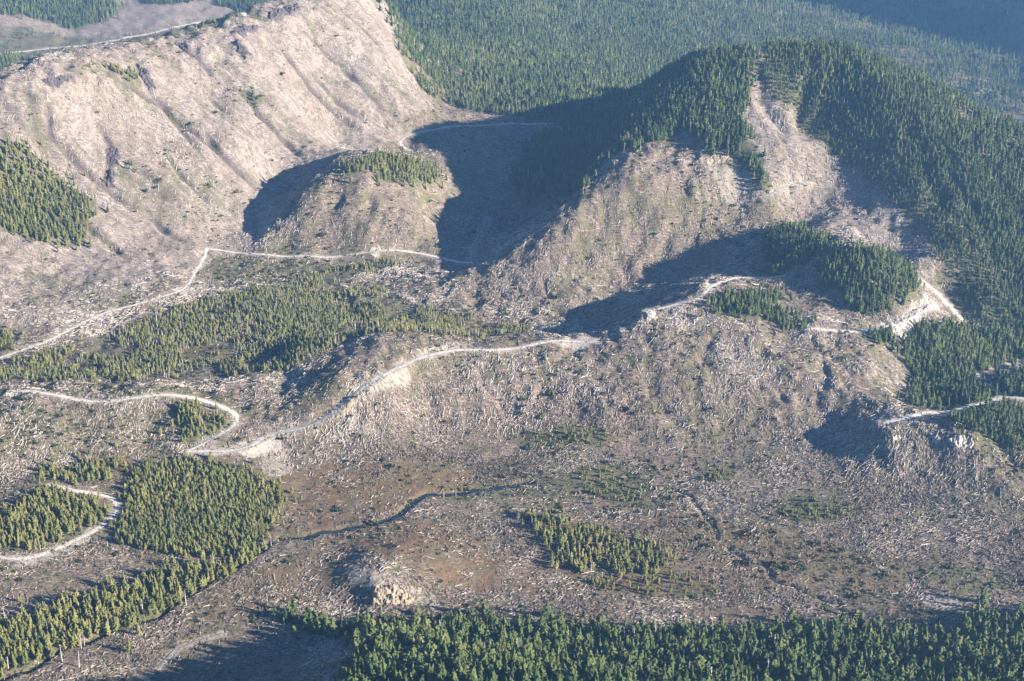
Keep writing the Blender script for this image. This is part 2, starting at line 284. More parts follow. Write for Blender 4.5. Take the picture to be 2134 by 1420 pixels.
# ------------------------------------------------------------------ woods: outline on the ground, spacing, tree size
# name, label, outline, spacing m, height m (lo, hi), dead share, gaps
WOODS = [
 ('front', 'dense dark conifer forest filling the bottom right of the photo behind its front trees', '545 1278;640 1292;720 1302;900 1302;1000 1298;1200 1308;1450 1328;1700 1312;1800 1312;1900 1322;1970 1330;2050 1292;2134 1278;2500 1278;2500 1560;740 1560;695 1420;725 1370;745 1335;600 1306;545 1292', 8.2, 13, 26, .03, .16),
 ('strip', 'narrow strip of olive conifers running diagonally along the creek at lower left', '-200 1330;0 1292;100 1275;200 1248;300 1205;420 1185;480 1168;560 1122;572 1140;530 1158;440 1218;380 1252;330 1290;270 1315;150 1338;50 1392;0 1405;-200 1440', 6.2, 14, 25, .05, .15),
 ('bigleft', 'large dense stand of olive conifers beside the bog at lower left', '310 968;400 958;480 968;560 1002;600 1040;570 1090;520 1150;440 1172;330 1152;240 1120;272 1070;268 1010', 4.4, 9, 16, .06, .1),
 ('leftloop', 'triangular stand of conifers inside the bend of the gravel road at far left', '-150 1095;0 1075;40 1055;60 1032;120 1024;228 1052;225 1080;150 1120;60 1152;0 1150;-150 1135', 5.8, 13, 20, .03, .1),
 ('leftbank', 'small ragged group of conifers above the bend of the lower left road', '80 985;170 965;260 953;268 972;220 1000;120 1002;80 1012', 6.5, 11, 18, .05, .2),
 ('triangle', 'small triangular stand of conifers inside the hairpin road', '358 845;420 858;488 878;440 905;392 930;372 902;355 872', 5.8, 12, 19, .03, .08),
 ('belt', 'long pale green belt of conifers and grey snags across the middle valley', '-250 780;0 762;60 748;150 715;260 685;330 655;420 625;560 595;680 565;800 542;820 552;720 582;700 602;800 602;860 632;960 662;1100 682;1100 696;950 702;850 692;740 705;640 750;560 780;440 788;300 793;100 793;0 800;-250 815', 4.9, 8, 14, .32, .33),
 ('ridgestand', 'steep stand of conifers left uncut on the pale left slope', '-150 270;0 292;60 312;130 372;200 415;192 445;172 512;140 522;80 502;0 472;-150 450', 6.2, 14, 24, .04, .06),
 ('knolltop', 'small wood capping the bare knoll beside the shadowed valley', '708 348;760 328;800 318;840 333;885 348;925 360;905 385;850 373;790 373;720 362', 5.8, 14, 22, .04, .06),
 ('peak', 'dark forest capping the left shoulder of the peak', '1215 262;1300 205;1380 155;1430 126;1500 114;1574 106;1572 185;1555 212;1538 236;1546 262;1570 302;1592 342;1600 382;1590 396;1560 362;1522 322;1480 324;1460 292;1420 272;1380 292;1320 312;1262 332;1236 362;1212 400;1170 400;1130 360;1160 300', 6.2, 14, 24, .05, .14),
 ('eastface', 'dark forest covering the right flank of the peak from summit to foot', '1588 108;1700 98;1780 95;1840 122;1900 174;2000 246;2134 322;2500 480;2500 780;2134 722;2060 692;2025 652;1992 592;1958 542;1914 472;1848 402;1786 352;1712 295;1658 252;1614 200;1594 150', 6.4, 12, 21, .06, .06),
 ('woodedknoll', 'large dark wood covering the round knoll above the pale rock cut', '1700 562;1735 532;1780 517;1830 526;1875 550;1915 590;1908 628;1850 648;1800 658;1755 625;1715 588', 5.6, 12, 20, .03, .05),
 ('woodedknoll', 'smaller dark clump of conifers at the left end of the wooded knoll', '1596 500;1630 478;1660 478;1715 503;1725 520;1690 545;1655 548;1620 582;1600 574', 5.6, 12, 20, .03, .05),
 ('roadside', 'thin band of conifers below the landing on the middle ridge', '1475 628;1540 614;1610 604;1640 612;1612 640;1640 665;1690 685;1640 686;1560 667;1480 656', 6, 10, 17, .04, .2),
 ('lowright', 'dark wood standing between the pale rock cut and the right hand road', '1890 702;1950 675;2010 682;2100 702;2134 722;2400 760;2400 800;2134 742;2060 762;2040 790;2050 810;2080 828;2040 838;1960 850;1900 850;1912 800;1882 750', 6, 13, 22, .03, .08),
 ('tuft', 'tiny clump of conifers beside the pale rock cut', '1808 692;1860 692;1872 716;1820 718', 5.6, 11, 17, 0, .05),
 ('knollback', 'conifers covering the back of the right hand knoll beside the road fork', '1955 874;2040 858;2134 854;2400 870;2400 950;2134 925;2050 922;2000 894', 6.2, 11, 18, .03, .15),
 ('forkwood', 'wedge of conifers above the road fork at the right edge', '2062 800;2134 772;2300 760;2300 850;2134 826;2090 815', 6, 12, 20, .03, .1),
 ('bogisland', 'isolated stand of conifers on the open bog with shadows on its left', '1082 1078;1150 1078;1240 1098;1290 1112;1380 1152;1412 1182;1392 1202;1290 1202;1240 1182;1200 1206;1150 1172;1130 1122', 6.4, 11, 19, .04, .22),
 ('creekside', 'scattered small conifers along the upper edge of the bog', '1110 1010;1180 990;1280 968;1345 1000;1310 1020;1390 1060;1290 1052;1200 1022', 8.5, 7, 13, .08, .35),
 ('slopepatch', 'low patch of small conifers on the foot of the middle slope', '1105 912;1170 890;1250 890;1285 915;1240 925;1150 925', 6.5, 5, 10, .05, .3),
 ('bogpatch', 'low patch of bushy conifers on the right of the bog', '1600 1062;1680 1040;1740 1055;1785 1075;1720 1085;1640 1080', 6.5, 5, 10, .02, .25),
 ('dot', 'single tight clump of small conifers in the right hand clearing', '1484 985;1520 975;1535 990;1515 1005;1490 1003', 5.5, 7, 12, 0, .1),
 ('bogfringe', 'sparse fringe of small conifers beside the rust coloured bog strip', '1210 1205;1300 1215;1440 1205;1500 1225;1480 1245;1330 1240;1230 1228', 9, 6, 13, .06, .35),
 ('leftedge', 'small clump of conifers at the left edge below the upper road', '-100 690;0 680;35 700;20 735;-100 770', 6.5, 10, 16, .05, .2),
 ('crestclump', 'short clump of conifers on the crest of the pale left ridge', '222 138;240 132;275 150;292 168;270 172;245 155', 6, 10, 16, 0, .1),
 ('crestclump', 'narrow fringe of conifers on the crest left of the clump', '160 150;180 140;205 140;215 150;190 156', 6, 8, 13, 0, .1),
 ('slopeclump', 'small dark clump of conifers in the middle of the pale left slope', '495 192;515 192;542 215;535 222;510 210', 6, 7, 12, 0, .1),
 ('slopeclump', 'little clump of conifers beside the rock gully on the pale left slope', '255 345;285 350;290 375;262 372', 6.5, 8, 13, .05, .2),
 ('slopeclump', 'lone dot of conifers low on the pale left slope', '415 385;432 383;436 396;420 398', 5.5, 7, 11, 0, 0),
]
FAR = [
 ('farleft', 'hazy blue green wood in the far valley behind the left ridge crest', [(-1700, 2950), (-1700, 4150), (-1300, 4120), (-1050, 4100), (-850, 4050), (-740, 3750), (-720, 3300), (-900, 2980)], 9, 16, 26, .03, .08),
]
FARPX = [('farscrub', 'scattered small trees on the far cut valley behind the left ridge', '-150 40;60 60;240 80;400 45;540 20;545 40;400 66;240 96;0 108;-150 112', 17, 8, 18, .1, .5), ('farblock', 'hazy wood cut to a ragged edge at the top left corner', '-200 20;0 28;30 32;60 38;110 45;140 62;175 60;215 45;245 32;240 -20;-200 -60', 9.5, 16, 26, .02, .05),
         ('farblock', 'thin hazy wood at the top edge above the far road', '290 -20;300 5;335 12;385 5;450 -5;460 15;500 18;545 10;560 -30', 9.5, 16, 26, .02, .05)]
woods = []
for nm, lb, s, sp, h0, h1, dd, gp in WOODS + FARPX: woods.append((nm, lb, poly_px(s), sp, h0, h1, dd, gp))
for nm, lb, p, sp, h0, h1, dd, gp in FAR: woods.append((nm, lb, np.array(p, float), sp, h0, h1, dd, gp))
pf = poly_px('820 -40;814 20;822 90;852 150;892 196;922 210;1050 240;1112 252;1225 256')
pf = np.concatenate([pf, poly_px('1300 208;1430 130;1600 108;1780 98;1840 125;1900 177;2000 249;2134 325;2500 484'), [(1900, 2600), (2300, 4800), (1500, 5200), (200, 5000), (-330, 4300)]])
woods.append(('backforest', 'broad blue green forest on the far slopes behind the peak and saddle', pf, 8.6, 15, 26, .07, .2))
shadowtrees = poly_px('1130 275;1225 262;1215 330;1165 400;1090 440;1060 380;1090 310')
woods.append(('shadowwood', 'thin dark wood in the shadowed hollow left of the peak', shadowtrees, 7.5, 12, 20, .06, .3))
for w in woods: paint(0, w[2], .45 if w[0] in ('belt', 'backforest') else .75)
fl = sst(500, 1300, GX) * sst(2900, 3500, RG) * (GX < 1700); cover[1] = np.maximum(cover[1], fl * sst(-.3, .3, fbm(GX / 160, GY / 160, 3, 160)) * .75)
cover[1] = np.maximum(cover[1], .3 * sst(3300, 3700, RG) * sst(-200, -400, GX) * (.5 + .5 * sst(-.2, .3, fbm(GX / 60, GY / 60, 4, 161))))

cover[1] *= .55 + .6 * sst(-.35, .35, fbm(GX / 22, GY / 22, 4, 201))
cover = np.clip(cover, 0, 1)

# ------------------------------------------------------------------ materials
def mat(name):
    m = bpy.data.materials.new(name); m.use_nodes = True; nt = m.node_tree; b = nt.nodes['Principled BSDF']; b.inputs['Roughness'].default_value = .9
    b.inputs['Specular IOR Level'].default_value = .15
    return m, nt, b
def N(nt, t, **k):
    nd = nt.nodes.new(t)
    for a, v in k.items(): setattr(nd, a, v)
    return nd
def noise(nt, vec, scale, detail=3, rough=.6):
    q = N(nt, 'ShaderNodeTexNoise'); q.inputs['Scale'].default_value = scale; q.inputs['Detail'].default_value = detail; q.inputs['Roughness'].default_value = rough
    if vec: nt.links.new(vec, q.inputs['Vector'])
    return q.outputs['Fac']
def ramp(nt, fac, stops):
    q = N(nt, 'ShaderNodeValToRGB'); e = q.color_ramp.elements
    while len(e) < len(stops): e.new(.5)
    for el, (p, c) in zip(e, stops): el.position = p; el.color = (*c, 1)
    nt.links.new(fac, q.inputs['Fac']); return q.outputs['Color']
def mixc(nt, fac, a, b):
    q = N(nt, 'ShaderNodeMix', data_type='RGBA')
    for s, v in ((0, fac), (6, a), (7, b)):
        if hasattr(v, 'is_linked'): nt.links.new(v, q.inputs[s])
        else: q.inputs[s].default_value = v if s == 0 else (*v, 1)
    return q.outputs[2]
def mth(nt, op, a, b=None, clamp=False):
    q = N(nt, 'ShaderNodeMath', operation=op, use_clamp=clamp)
    for i, v in ((0, a), (1, b)):
        if v is None: continue
        if hasattr(v, 'is_linked'): nt.links.new(v, q.inputs[i])
        else: q.inputs[i].default_value = v
    return q.outputs[0]

def ground_material():
    m, nt, b = mat('ground'); L = nt.links
    pos = N(nt, 'ShaderNodeNewGeometry').outputs['Position']
    c1 = N(nt, 'ShaderNodeAttribute', attribute_name='cover'); sp = N(nt, 'ShaderNodeSeparateColor'); L.new(c1.outputs['Color'], sp.inputs[0])
    c2 = N(nt, 'ShaderNodeAttribute', attribute_name='cover2'); sp2 = N(nt, 'ShaderNodeSeparateColor'); L.new(c2.outputs['Color'], sp2.inputs[0])
    veg, bog, gra = sp.outputs[0], sp.outputs[1], sp.outputs[2]; pale, dark = sp2.outputs[0], sp2.outputs[1]
    fine = noise(nt, pos, .32, 4, .7); mid = noise(nt, pos, .05, 4, .6); big = noise(nt, pos, .009, 3, .55)
    def stretched(rz):
        mp = N(nt, 'ShaderNodeMapping'); mp.inputs['Rotation'].default_value = (0, 0, rz); mp.inputs['Scale'].default_value = (.09, .62, .3); L.new(pos, mp.inputs['Vector'])
        return noise(nt, mp.outputs[0], 1.0, 2, .6)
    st = mth(nt, 'MAXIMUM', stretched(.5), mth(nt, 'MAXIMUM', stretched(1.5), stretched(2.5)))
    slash = ramp(nt, st, [(.42, (.06, .045, .030)), (.55, (.155, .115, .087)), (.64, (.26, .203, .16)), (.75, (.42, .35, .285))])
    slash = mixc(nt, mth(nt, 'MULTIPLY', ramp(nt, fine, [(.35, (0, 0, 0)), (.6, (1, 1, 1))]), .55), slash, (.085, .058, .038))
    slash = mixc(nt, mth(nt, 'MULTIPLY', ramp(nt, mth(nt, 'ADD', mth(nt, 'MULTIPLY', mid, .65), mth(nt, 'MULTIPLY', big, .4)), [(.47, (0, 0, 0)), (.61, (1, 1, 1))]), .68), slash, (.088, .085, .034))
    ridge = ramp(nt, st, [(.40, (.085, .06, .047)), (.55, (.20, .158, .13)), (.70, (.35, .297, .262))])
    ridge = mixc(nt, mth(nt, 'MULTIPLY', ramp(nt, mid, [(.48, (0, 0, 0)), (.66, (1, 1, 1))]), .55), ridge, (.125, .11, .06))
    ridge = mixc(nt, mth(nt, 'MULTIPLY', ramp(nt, big, [(.45, (0, 0, 0)), (.62, (1, 1, 1))]), .35), ridge, (.17, .125, .09))
    col = mixc(nt, pale, slash, ridge)
    mr = N(nt, 'ShaderNodeMapping'); mr.vector_type = 'TEXTURE'; mr.inputs['Rotation'].default_value = (0, 0, RIDGE_ANGLE); mr.inputs['Scale'].default_value = (70, 7, 20); L.new(pos, mr.inputs['Vector'])
    rs = noise(nt, mr.outputs[0], 1.0, 4, .65)
    ridge = mixc(nt, mth(nt, 'MULTIPLY', ramp(nt, rs, [(.48, (0, 0, 0)), (.66, (1, 1, 1))]), .6), ridge, (.105, .082, .06))
    blot = noise(nt, pos, .11, 3, .65)
    ridge = mixc(nt, mth(nt, 'MULTIPLY', ramp(nt, blot, [(.52, (0, 0, 0)), (.66, (1, 1, 1))]), .6), ridge, (.10, .078, .058))
    col = mixc(nt, pale, slash, ridge)
    vegc = ramp(nt, fine, [(.3, (.035, .04, .018)), (.55, (.085, .085, .036)), (.75, (.16, .14, .07))])
    vfac = mth(nt, 'MULTIPLY', veg, mth(nt, 'ADD', .45, mid), True)
    col = mixc(nt, vfac, col, vegc)
    bogc = ramp(nt, mid, [(.35, (.13, .115, .055)), (.5, (.16, .10, .055)), (.65, (.19, .105, .065))])
    bogc = mixc(nt, mth(nt, 'MULTIPLY', fine, .7), bogc, (.09, .07, .035))
    col = mixc(nt, mth(nt, 'MULTIPLY', bog, mth(nt, 'ADD', .5, mid), True), col, bogc)
    dr = ramp(nt, fine, [(.3, (.04, .032, .03)), (.7, (.12, .092, .08))]); col = mixc(nt, dark, col, dr)
    gc = ramp(nt, fine, [(.25, (.20, .165, .125)), (.6, (.40, .35, .285)), (.8, (.54, .48, .41))])
    col = mixc(nt, gra, col, gc)
    L.new(col, b.inputs['Base Color'])
    bp = N(nt, 'ShaderNodeBump'); bp.inputs['Strength'].default_value = .9; bp.inputs['Distance'].default_value = 1.6
    L.new(mth(nt, 'ADD', st, fine), bp.inputs['Height']); L.new(bp.outputs[0], b.inputs['Normal'])
    return m
def two_tone(name, c0, c1, scale, rough=.9, c2=None, bump=0):
    m, nt, b = mat(name); pos = N(nt, 'ShaderNodeNewGeometry').outputs['Position']
    f = noise(nt, pos, scale, 4, .65)
    st = [(.32, c0), (.68, c1)] if c2 is None else [(.3, c0), (.52, c1), (.74, c2)]
    nt.links.new(ramp(nt, f, st), b.inputs['Base Color']); b.inputs['Roughness'].default_value = rough
    if bump:
        bp = N(nt, 'ShaderNodeBump'); bp.inputs['Distance'].default_value = bump; nt.links.new(f, bp.inputs['Height']); nt.links.new(bp.outputs[0], b.inputs['Normal'])
    return m
def random_tint(name, stops, scale=.5):
    m, nt, b = mat(name); oi = N(nt, 'ShaderNodeObjectInfo').outputs['Random']
    pos = N(nt, 'ShaderNodeNewGeometry').outputs['Position']
    stand = noise(nt, pos, .006, 4, .62)
    f = mth(nt, 'ADD', mth(nt, 'MULTIPLY', oi, .5), mth(nt, 'MULTIPLY', mth(nt, 'SUBTRACT', stand, .31), 1.15), True)
    c = ramp(nt, f, stops)
    fl = noise(nt, pos, scale, 2); c = mixc(nt, mth(nt, 'MULTIPLY', fl, .45), c, tuple(q * .55 for q in stops[1][1]))
    nt.links.new(c, b.inputs['Base Color']); b.inputs['Roughness'].default_value = .8
    return m
RIDGE_ANGLE = math.atan2(gd[1], gd[0])
M_GROUND = ground_material()
M_ROAD = two_tone('road_gravel', (.30, .26, .205), (.58, .52, .435), .3, bump=.3)
M_TRACK_SHADE = two_tone('shaded_track', (.11, .085, .06), (.24, .20, .155), .3, bump=.3)  # track surface darker than the road gravel: shade painted into its colour
M_WATER, _nt, _b = mat('creek_water'); _b.inputs['Roughness'].default_value = .25; _b.inputs['Base Color'].default_value = (.012, .016, .018, 1); _b.inputs['Specular IOR Level'].default_value = .5
M_LAKE, _nt, _b = mat('lake_water'); _b.inputs['Roughness'].default_value = .2; _b.inputs['Base Color'].default_value = (.03, .07, .11, 1)
M_FOL = random_tint('conifer_foliage', [(.05, (.026, .046, .016)), (.4, (.058, .080, .024)), (.72, (.098, .114, .035)), (.95, (.17, .155, .055))])
M_FOL2 = random_tint('scrub_conifer_foliage', [(.05, (.055, .064, .021)), (.4, (.110, .113, .034)), (.72, (.170, .158, .052)), (.95, (.25, .21, .09))])
M_TRUNK = two_tone('bark', (.07, .055, .045), (.17, .14, .12), 1.2)
M_SNAG = two_tone('weathered_wood', (.24, .215, .19), (.46, .43, .39), .8)
M_BUSH = random_tint('bush_foliage', [(.05, (.028, .036, .014)), (.45, (.06, .068, .026)), (.9, (.12, .105, .05))])
M_ROCKP = two_tone('pale_rock', (.17, .145, .115), (.30, .265, .215), .35, c2=(.46, .42, .36), bump=.6)
M_ROCKD = two_tone('dark_rock', (.03, .025, .027), (.07, .058, .06), .4, c2=(.14, .115, .11), bump=.6)
M_ROCKO = two_tone('tan_rock', (.12, .09, .062), (.22, .175, .12), .4, c2=(.32, .27, .20), bump=.6)
def log_material():
    m, nt, b = mat('log_wood'); a = N(nt, 'ShaderNodeAttribute', attribute_name='tone')
    nt.links.new(ramp(nt, a.outputs['Fac'], [(0, (.07, .05, .036)), (.35, (.21, .165, .128)), (.7, (.46, .395, .335)), (1, (.62, .56, .48))]), b.inputs['Base Color'])
    return m
M_LOG = log_material()
M_BIGLOG = random_tint('bleached_log', [(.0, (.34, .285, .235)), (.4, (.44, .385, .33)), (.75, (.54, .49, .43)), (1, (.66, .62, .56))], 2.0)

# ------------------------------------------------------------------ mesh helpers
def mesh_np(name, V, Fq, m=None, smooth=False):
    me = bpy.data.meshes.new(name); V = np.asarray(V, np.float32); Fq = np.asarray(Fq, np.int32); k = Fq.shape[1]
    me.vertices.add(len(V)); me.vertices.foreach_set('co', V.ravel()); me.loops.add(Fq.size); me.loops.foreach_set('vertex_index', Fq.ravel())
    me.polygons.add(len(Fq)); me.polygons.foreach_set('loop_start', np.arange(0, Fq.size, k, dtype=np.int32))
    if m: me.materials.append(m)
    me.update(calc_edges=True); me.polygons.foreach_set('use_smooth', np.full(len(Fq), smooth)); me.validate()
    return me
def link(name, data, parent=None, loc=None, **props):
    o = bpy.data.objects.new(name, data); COL.objects.link(o)
    if parent: o.parent = parent
    if loc is not None: o.location = loc
    for k, v in props.items(): o[k] = v
    return o
class MB:
    def __init__(s): s.v = []; s.f = []
    def add(s, V, Fs):
        o = len(s.v); s.v += [tuple(p) for p in V]; s.f += [tuple(i + o for i in f) for f in Fs]
    def tube(s, pts, rad, k=6, cap=True):
        pts = [Vector(p) for p in pts]; V = []; Fs = []
        for i, p in enumerate(pts):
            d = (pts[min(i + 1, len(pts) - 1)] - pts[max(i - 1, 0)]).normalized(); a = d.orthogonal().normalized(); b = d.cross(a)
            for j in range(k): t = 2 * math.pi * j / k; V.append(p + (a * math.cos(t) + b * math.sin(t)) * rad[i])
        for i in range(len(pts) - 1):
            for j in range(k): Fs.append((i * k + j, i * k + (j + 1) % k, (i + 1) * k + (j + 1) % k, (i + 1) * k + j))
        if cap: Fs.append(tuple(range(k))[::-1]); Fs.append(tuple((len(pts) - 1) * k + j for j in range(k)))
        s.add(V, Fs)
    def mesh(s, name, m, smooth=False):
        me = bpy.data.meshes.new(name); me.from_pydata([tuple(p) for p in s.v], [], s.f); me.materials.append(m); me.update()
        if smooth: me.polygons.foreach_set('use_smooth', np.full(len(s.f), True))
        return me

# ------------------------------------------------------------------ the ground
V = np.stack([GX, GY, Z], -1).reshape(-1, 3)
ii, jj = np.meshgrid(np.arange(NR - 1), np.arange(NC - 1), indexing='ij'); q = (ii * NC + jj).ravel()
Fq = np.stack([q, q + 1, q + NC + 1, q + NC], -1)[:, ::-1]
# ring order so that normals point up
Fq = Fq[:, ::-1] if False else Fq
me = mesh_np('ground', V, Fq, M_GROUND, True)
if me.polygons[1000].normal.z < 0: me.flip_normals()
ca = me.color_attributes.new('cover', 'FLOAT_COLOR', 'POINT')
ca.data.foreach_set('color', np.stack([cover[0], cover[1], cover[2], np.ones_like(Z)], -1).astype(np.float32).ravel())
ca = me.color_attributes.new('cover2', 'FLOAT_COLOR', 'POINT')
ca.data.foreach_set('color', np.stack([cover[3], cover[4], np.zeros_like(Z), np.ones_like(Z)], -1).astype(np.float32).ravel())
link('ground', me, kind='structure')

def ribbon(name, ln, z, hw, m, lift, kind='structure', rag=.4):
    d = np.gradient(ln, axis=0); d /= np.linalg.norm(d, axis=1)[:, None] + 1e-9; nrm = np.stack([-d[:, 1], d[:, 0]], -1)
    V = []; K = 5; wl = hw * (1 + rag * vnoise(ln[:, 0] / 11, ln[:, 1] / 11, 61)); wr = hw * (1 + rag * vnoise(ln[:, 0] / 11, ln[:, 1] / 11, 62))
    prof = [-.15, 0, .06, 0, -.15]
    for k in range(K):
        f = k / (K - 1) * 2 - 1; off = np.where(f < 0, f * wl, f * wr)
        p = ln + nrm * off[:, None]
        zz = np.maximum(hz(p[:, 0], p[:, 1]) + lift, z + prof[k] if m is not M_WATER else -1e9) if m is not M_WATER else z
        if m is not M_WATER: zz = np.minimum(zz, z + 1.2)
        V.append(np.stack([p[:, 0], p[:, 1], zz + (prof[k] if m is not M_WATER else 0)], -1))
    V = np.stack(V, 1).reshape(-1, 3); nn = len(ln)
    a, b = np.meshgrid(np.arange(nn - 1), np.arange(K - 1), indexing='ij'); q = (a * K + b).ravel()
    me = mesh_np(name, V, np.stack([q, q + K, q + K + 1, q + 1], -1), m, True)
    if me.polygons[0].normal.z < 0: me.flip_normals()
    return link(name, me, kind=kind)
for i, (ln, z, hw) in enumerate(road_lines): ribbon('road', ln, z, hw, M_TRACK_SHADE if i in (2, 12) else M_ROAD, .35)
for ln, z, hw in creek_lines: ribbon('creek_water', ln, z, hw, M_WATER, 0)
lk = MB(); ang = np.linspace(0, 2 * math.pi, 40, endpoint=False)
lx, ly = hit(np.array([2128.]), np.array([315.]))[0]
lx, ly = LKX, LKY
lk.add([(lx + 60 + math.cos(a) * 158, ly + math.sin(a) * 242, -108) for a in ang], [tuple(range(40))])
link('lake_water', lk.mesh('lake_water', M_LAKE), kind='structure')

# ------------------------------------------------------------------ tree shapes
def crown_mesh(name, seed, tiers, per, rad, ragged, top, m=M_FOL, low=.12, shape=1.0, core=True):
    r = np.random.default_rng(seed); b = MB(); bulge = r.uniform(.6, 1.4, 6); ph = 6.283 * r.random()   # unit height
    if core:
        K = 7; prof = [(low + .02, .25), (low + .15, .46), (.55, .36), (.8, .18), (.95, .02)]
        V = [(math.cos(6.283 * j / K) * rad * w * (.85 + .3 * r.random()), math.sin(6.283 * j / K) * rad * w * (.85 + .3 * r.random()), z) for z, w in prof for j in range(K)]
        b.add(V, [(i * K + j, i * K + (j + 1) % K, (i + 1) * K + (j + 1) % K, (i + 1) * K + j) for i in range(len(prof) - 1) for j in range(K)])
    for t in range(tiers):
        f = (t + .5) / tiers; z = low + (1 - low) * f ** .9
        w = rad * (max(0, 1 - f) ** shape * .95 + .06) * (1 if f > .18 else .7 + 1.6 * f)
        k = max(3, int(per * (1 - .55 * f)))
        for j in range(k):
            if r.random() < ragged: continue
            a = 6.283 * (j + r.random() * .8) / k + t * 1.3; L = w * (.72 + .5 * r.random()); L *= bulge[int((a + ph) / 1.0472) % 6] * (.75 + .5 * vnoise(f * 4, seed, 3) + .25); dr = .03 + .06 * r.random(); hw = L * (.30 + .2 * r.random())
            ca, sa = math.cos(a), math.sin(a); zz = z + (r.random() - .5) * .09
            p0 = (0, 0, zz + .015); tip = (ca * L, sa * L, zz - dr)
            ml = (ca * L * .58 - sa * hw, sa * L * .58 + ca * hw, zz - dr * .75 - .012); mr = (ca * L * .58 + sa * hw, sa * L * .58 - ca * hw, zz - dr * .75 - .012)
            mc = (ca * L * .55, sa * L * .55, zz + .012)
            b.add([p0, ml, tip, mr, mc], [(0, 1, 4), (1, 2, 4), (2, 3, 4), (3, 0, 4)])
    b.tube([(0, 0, .9), (0, 0, top)], [rad * .05, .001], 4)
    return b.mesh(name, m)
def trunk_mesh(name, rad, top=.9):
    b = MB(); b.tube([(0, 0, -.06), (0, 0, .12), (.004, .002, .5), (0, 0, top)], [rad * 1.35, rad, rad * .6, rad * .12], 6); return b.mesh(name, M_TRUNK, True)
def snag_mesh(name, seed, m=M_SNAG):
    r = np.random.default_rng(seed); b = MB(); lean = (r.random(2) - .5) * .05
    b.tube([(0, 0, -.05), (lean[0] * .3, lean[1] * .3, .3), (lean[0], lean[1], .96)], [.024, .019, .007], 6)
    for k in range(14):
        z = .3 + .62 * r.random(); a = 6.283 * r.random(); L = .05 + .07 * r.random() * (1.3 - z)
        b.tube([(lean[0] * z, lean[1] * z, z), (math.cos(a) * L, math.sin(a) * L, z + .015)], [.006, .002], 3)
    return b.mesh(name, m)
CROWNS = [  # description, crown, trunk
 ('dense pointed crown', crown_mesh('conifer_crown_a', 1, 13, 9, .155, .06, 1.0, shape=.75), trunk_mesh('conifer_trunk_a', .014)),
 ('broad full crown', crown_mesh('conifer_crown_b', 2, 12, 10, .19, .05, 1.0, shape=.55), trunk_mesh('conifer_trunk_b', .016)),
 ('narrow spire crown', crown_mesh('conifer_crown_c', 3, 14, 7, .115, .1, 1.02, shape=.7), trunk_mesh('conifer_trunk_c', .012)),
 ('ragged open crown', crown_mesh('conifer_crown_d', 4, 11, 8, .17, .34, .99, low=.28, shape=.8, core=False), trunk_mesh('conifer_trunk_d', .014)),
 ('rounded lumpy crown', crown_mesh('conifer_crown_e', 5, 11, 10, .18, .1, .98, low=.18, shape=.42), trunk_mesh('conifer_trunk_e', .015)),
 ('thin half bare crown', crown_mesh('conifer_crown_f', 6, 9, 6, .12, .45, 1.0, low=.35, shape=.9, core=False), trunk_mesh('conifer_trunk_f', .013)),
]
SNAGS = [snag_mesh('snag_' + c, 30 + k) for k, c in enumerate('abc')]
def light_tree(name, seed, rad, tiers, per, shape, m=M_FOL):   # one mesh of foliage, for the woods
    return crown_mesh(name, seed, tiers, per, rad, .1, 1.0, m, shape=shape)
PROTO = bpy.data.collections.new('tree_shapes'); PROTO2 = bpy.data.collections.new('scrub_shapes')
def proto(name, me, coll=PROTO):
    o = bpy.data.objects.new(name, me); coll.objects.link(o); return o
for coll, fm, tg in ((PROTO, M_FOL, 'wood'), (PROTO2, M_FOL2, 'scrub')):
    for k in range(7): proto('%s_shape_%02d' % (tg, k), light_tree('%s_tree_%d' % (tg, k), 60 + k, [.15, .19, .115, .17, .18, .14, .165][k], [9, 8, 10, 8, 8, 9, 9][k], [7, 8, 6, 7, 8, 6, 7][k], [.75, .55, .7, .6, .42, .8, .5][k], fm), coll)
    for k in range(3): proto('%s_shape_%02d' % (tg, 7 + k), SNAGS[k], coll)
BUSHES = bpy.data.collections.new('bush_shapes')
def bush_mesh(name, seed):
    r = np.random.default_rng(seed); b = MB()
    for k in range(26):
        a = 6.283 * r.random(); q = r.random() ** .5; c = Vector((math.cos(a) * q, math.sin(a) * q, .15 + .6 * r.random() * (1 - .6 * q)))
        u = Vector(r.normal(size=3)).normalized(); w = u.orthogonal().normalized(); s_ = .28 + .2 * r.random()
        b.add([c - u * s_, c + w * s_ * .7, c + u * s_, c - w * s_ * .7 + Vector((0, 0, .1))], [(0, 1, 2), (0, 2, 3)])
    return b.mesh(name, M_BUSH)
for k in range(4): BUSHES.objects.link(bpy.data.objects.new('bush_%d' % k, bush_mesh('bush_%d' % k, 80 + k)))

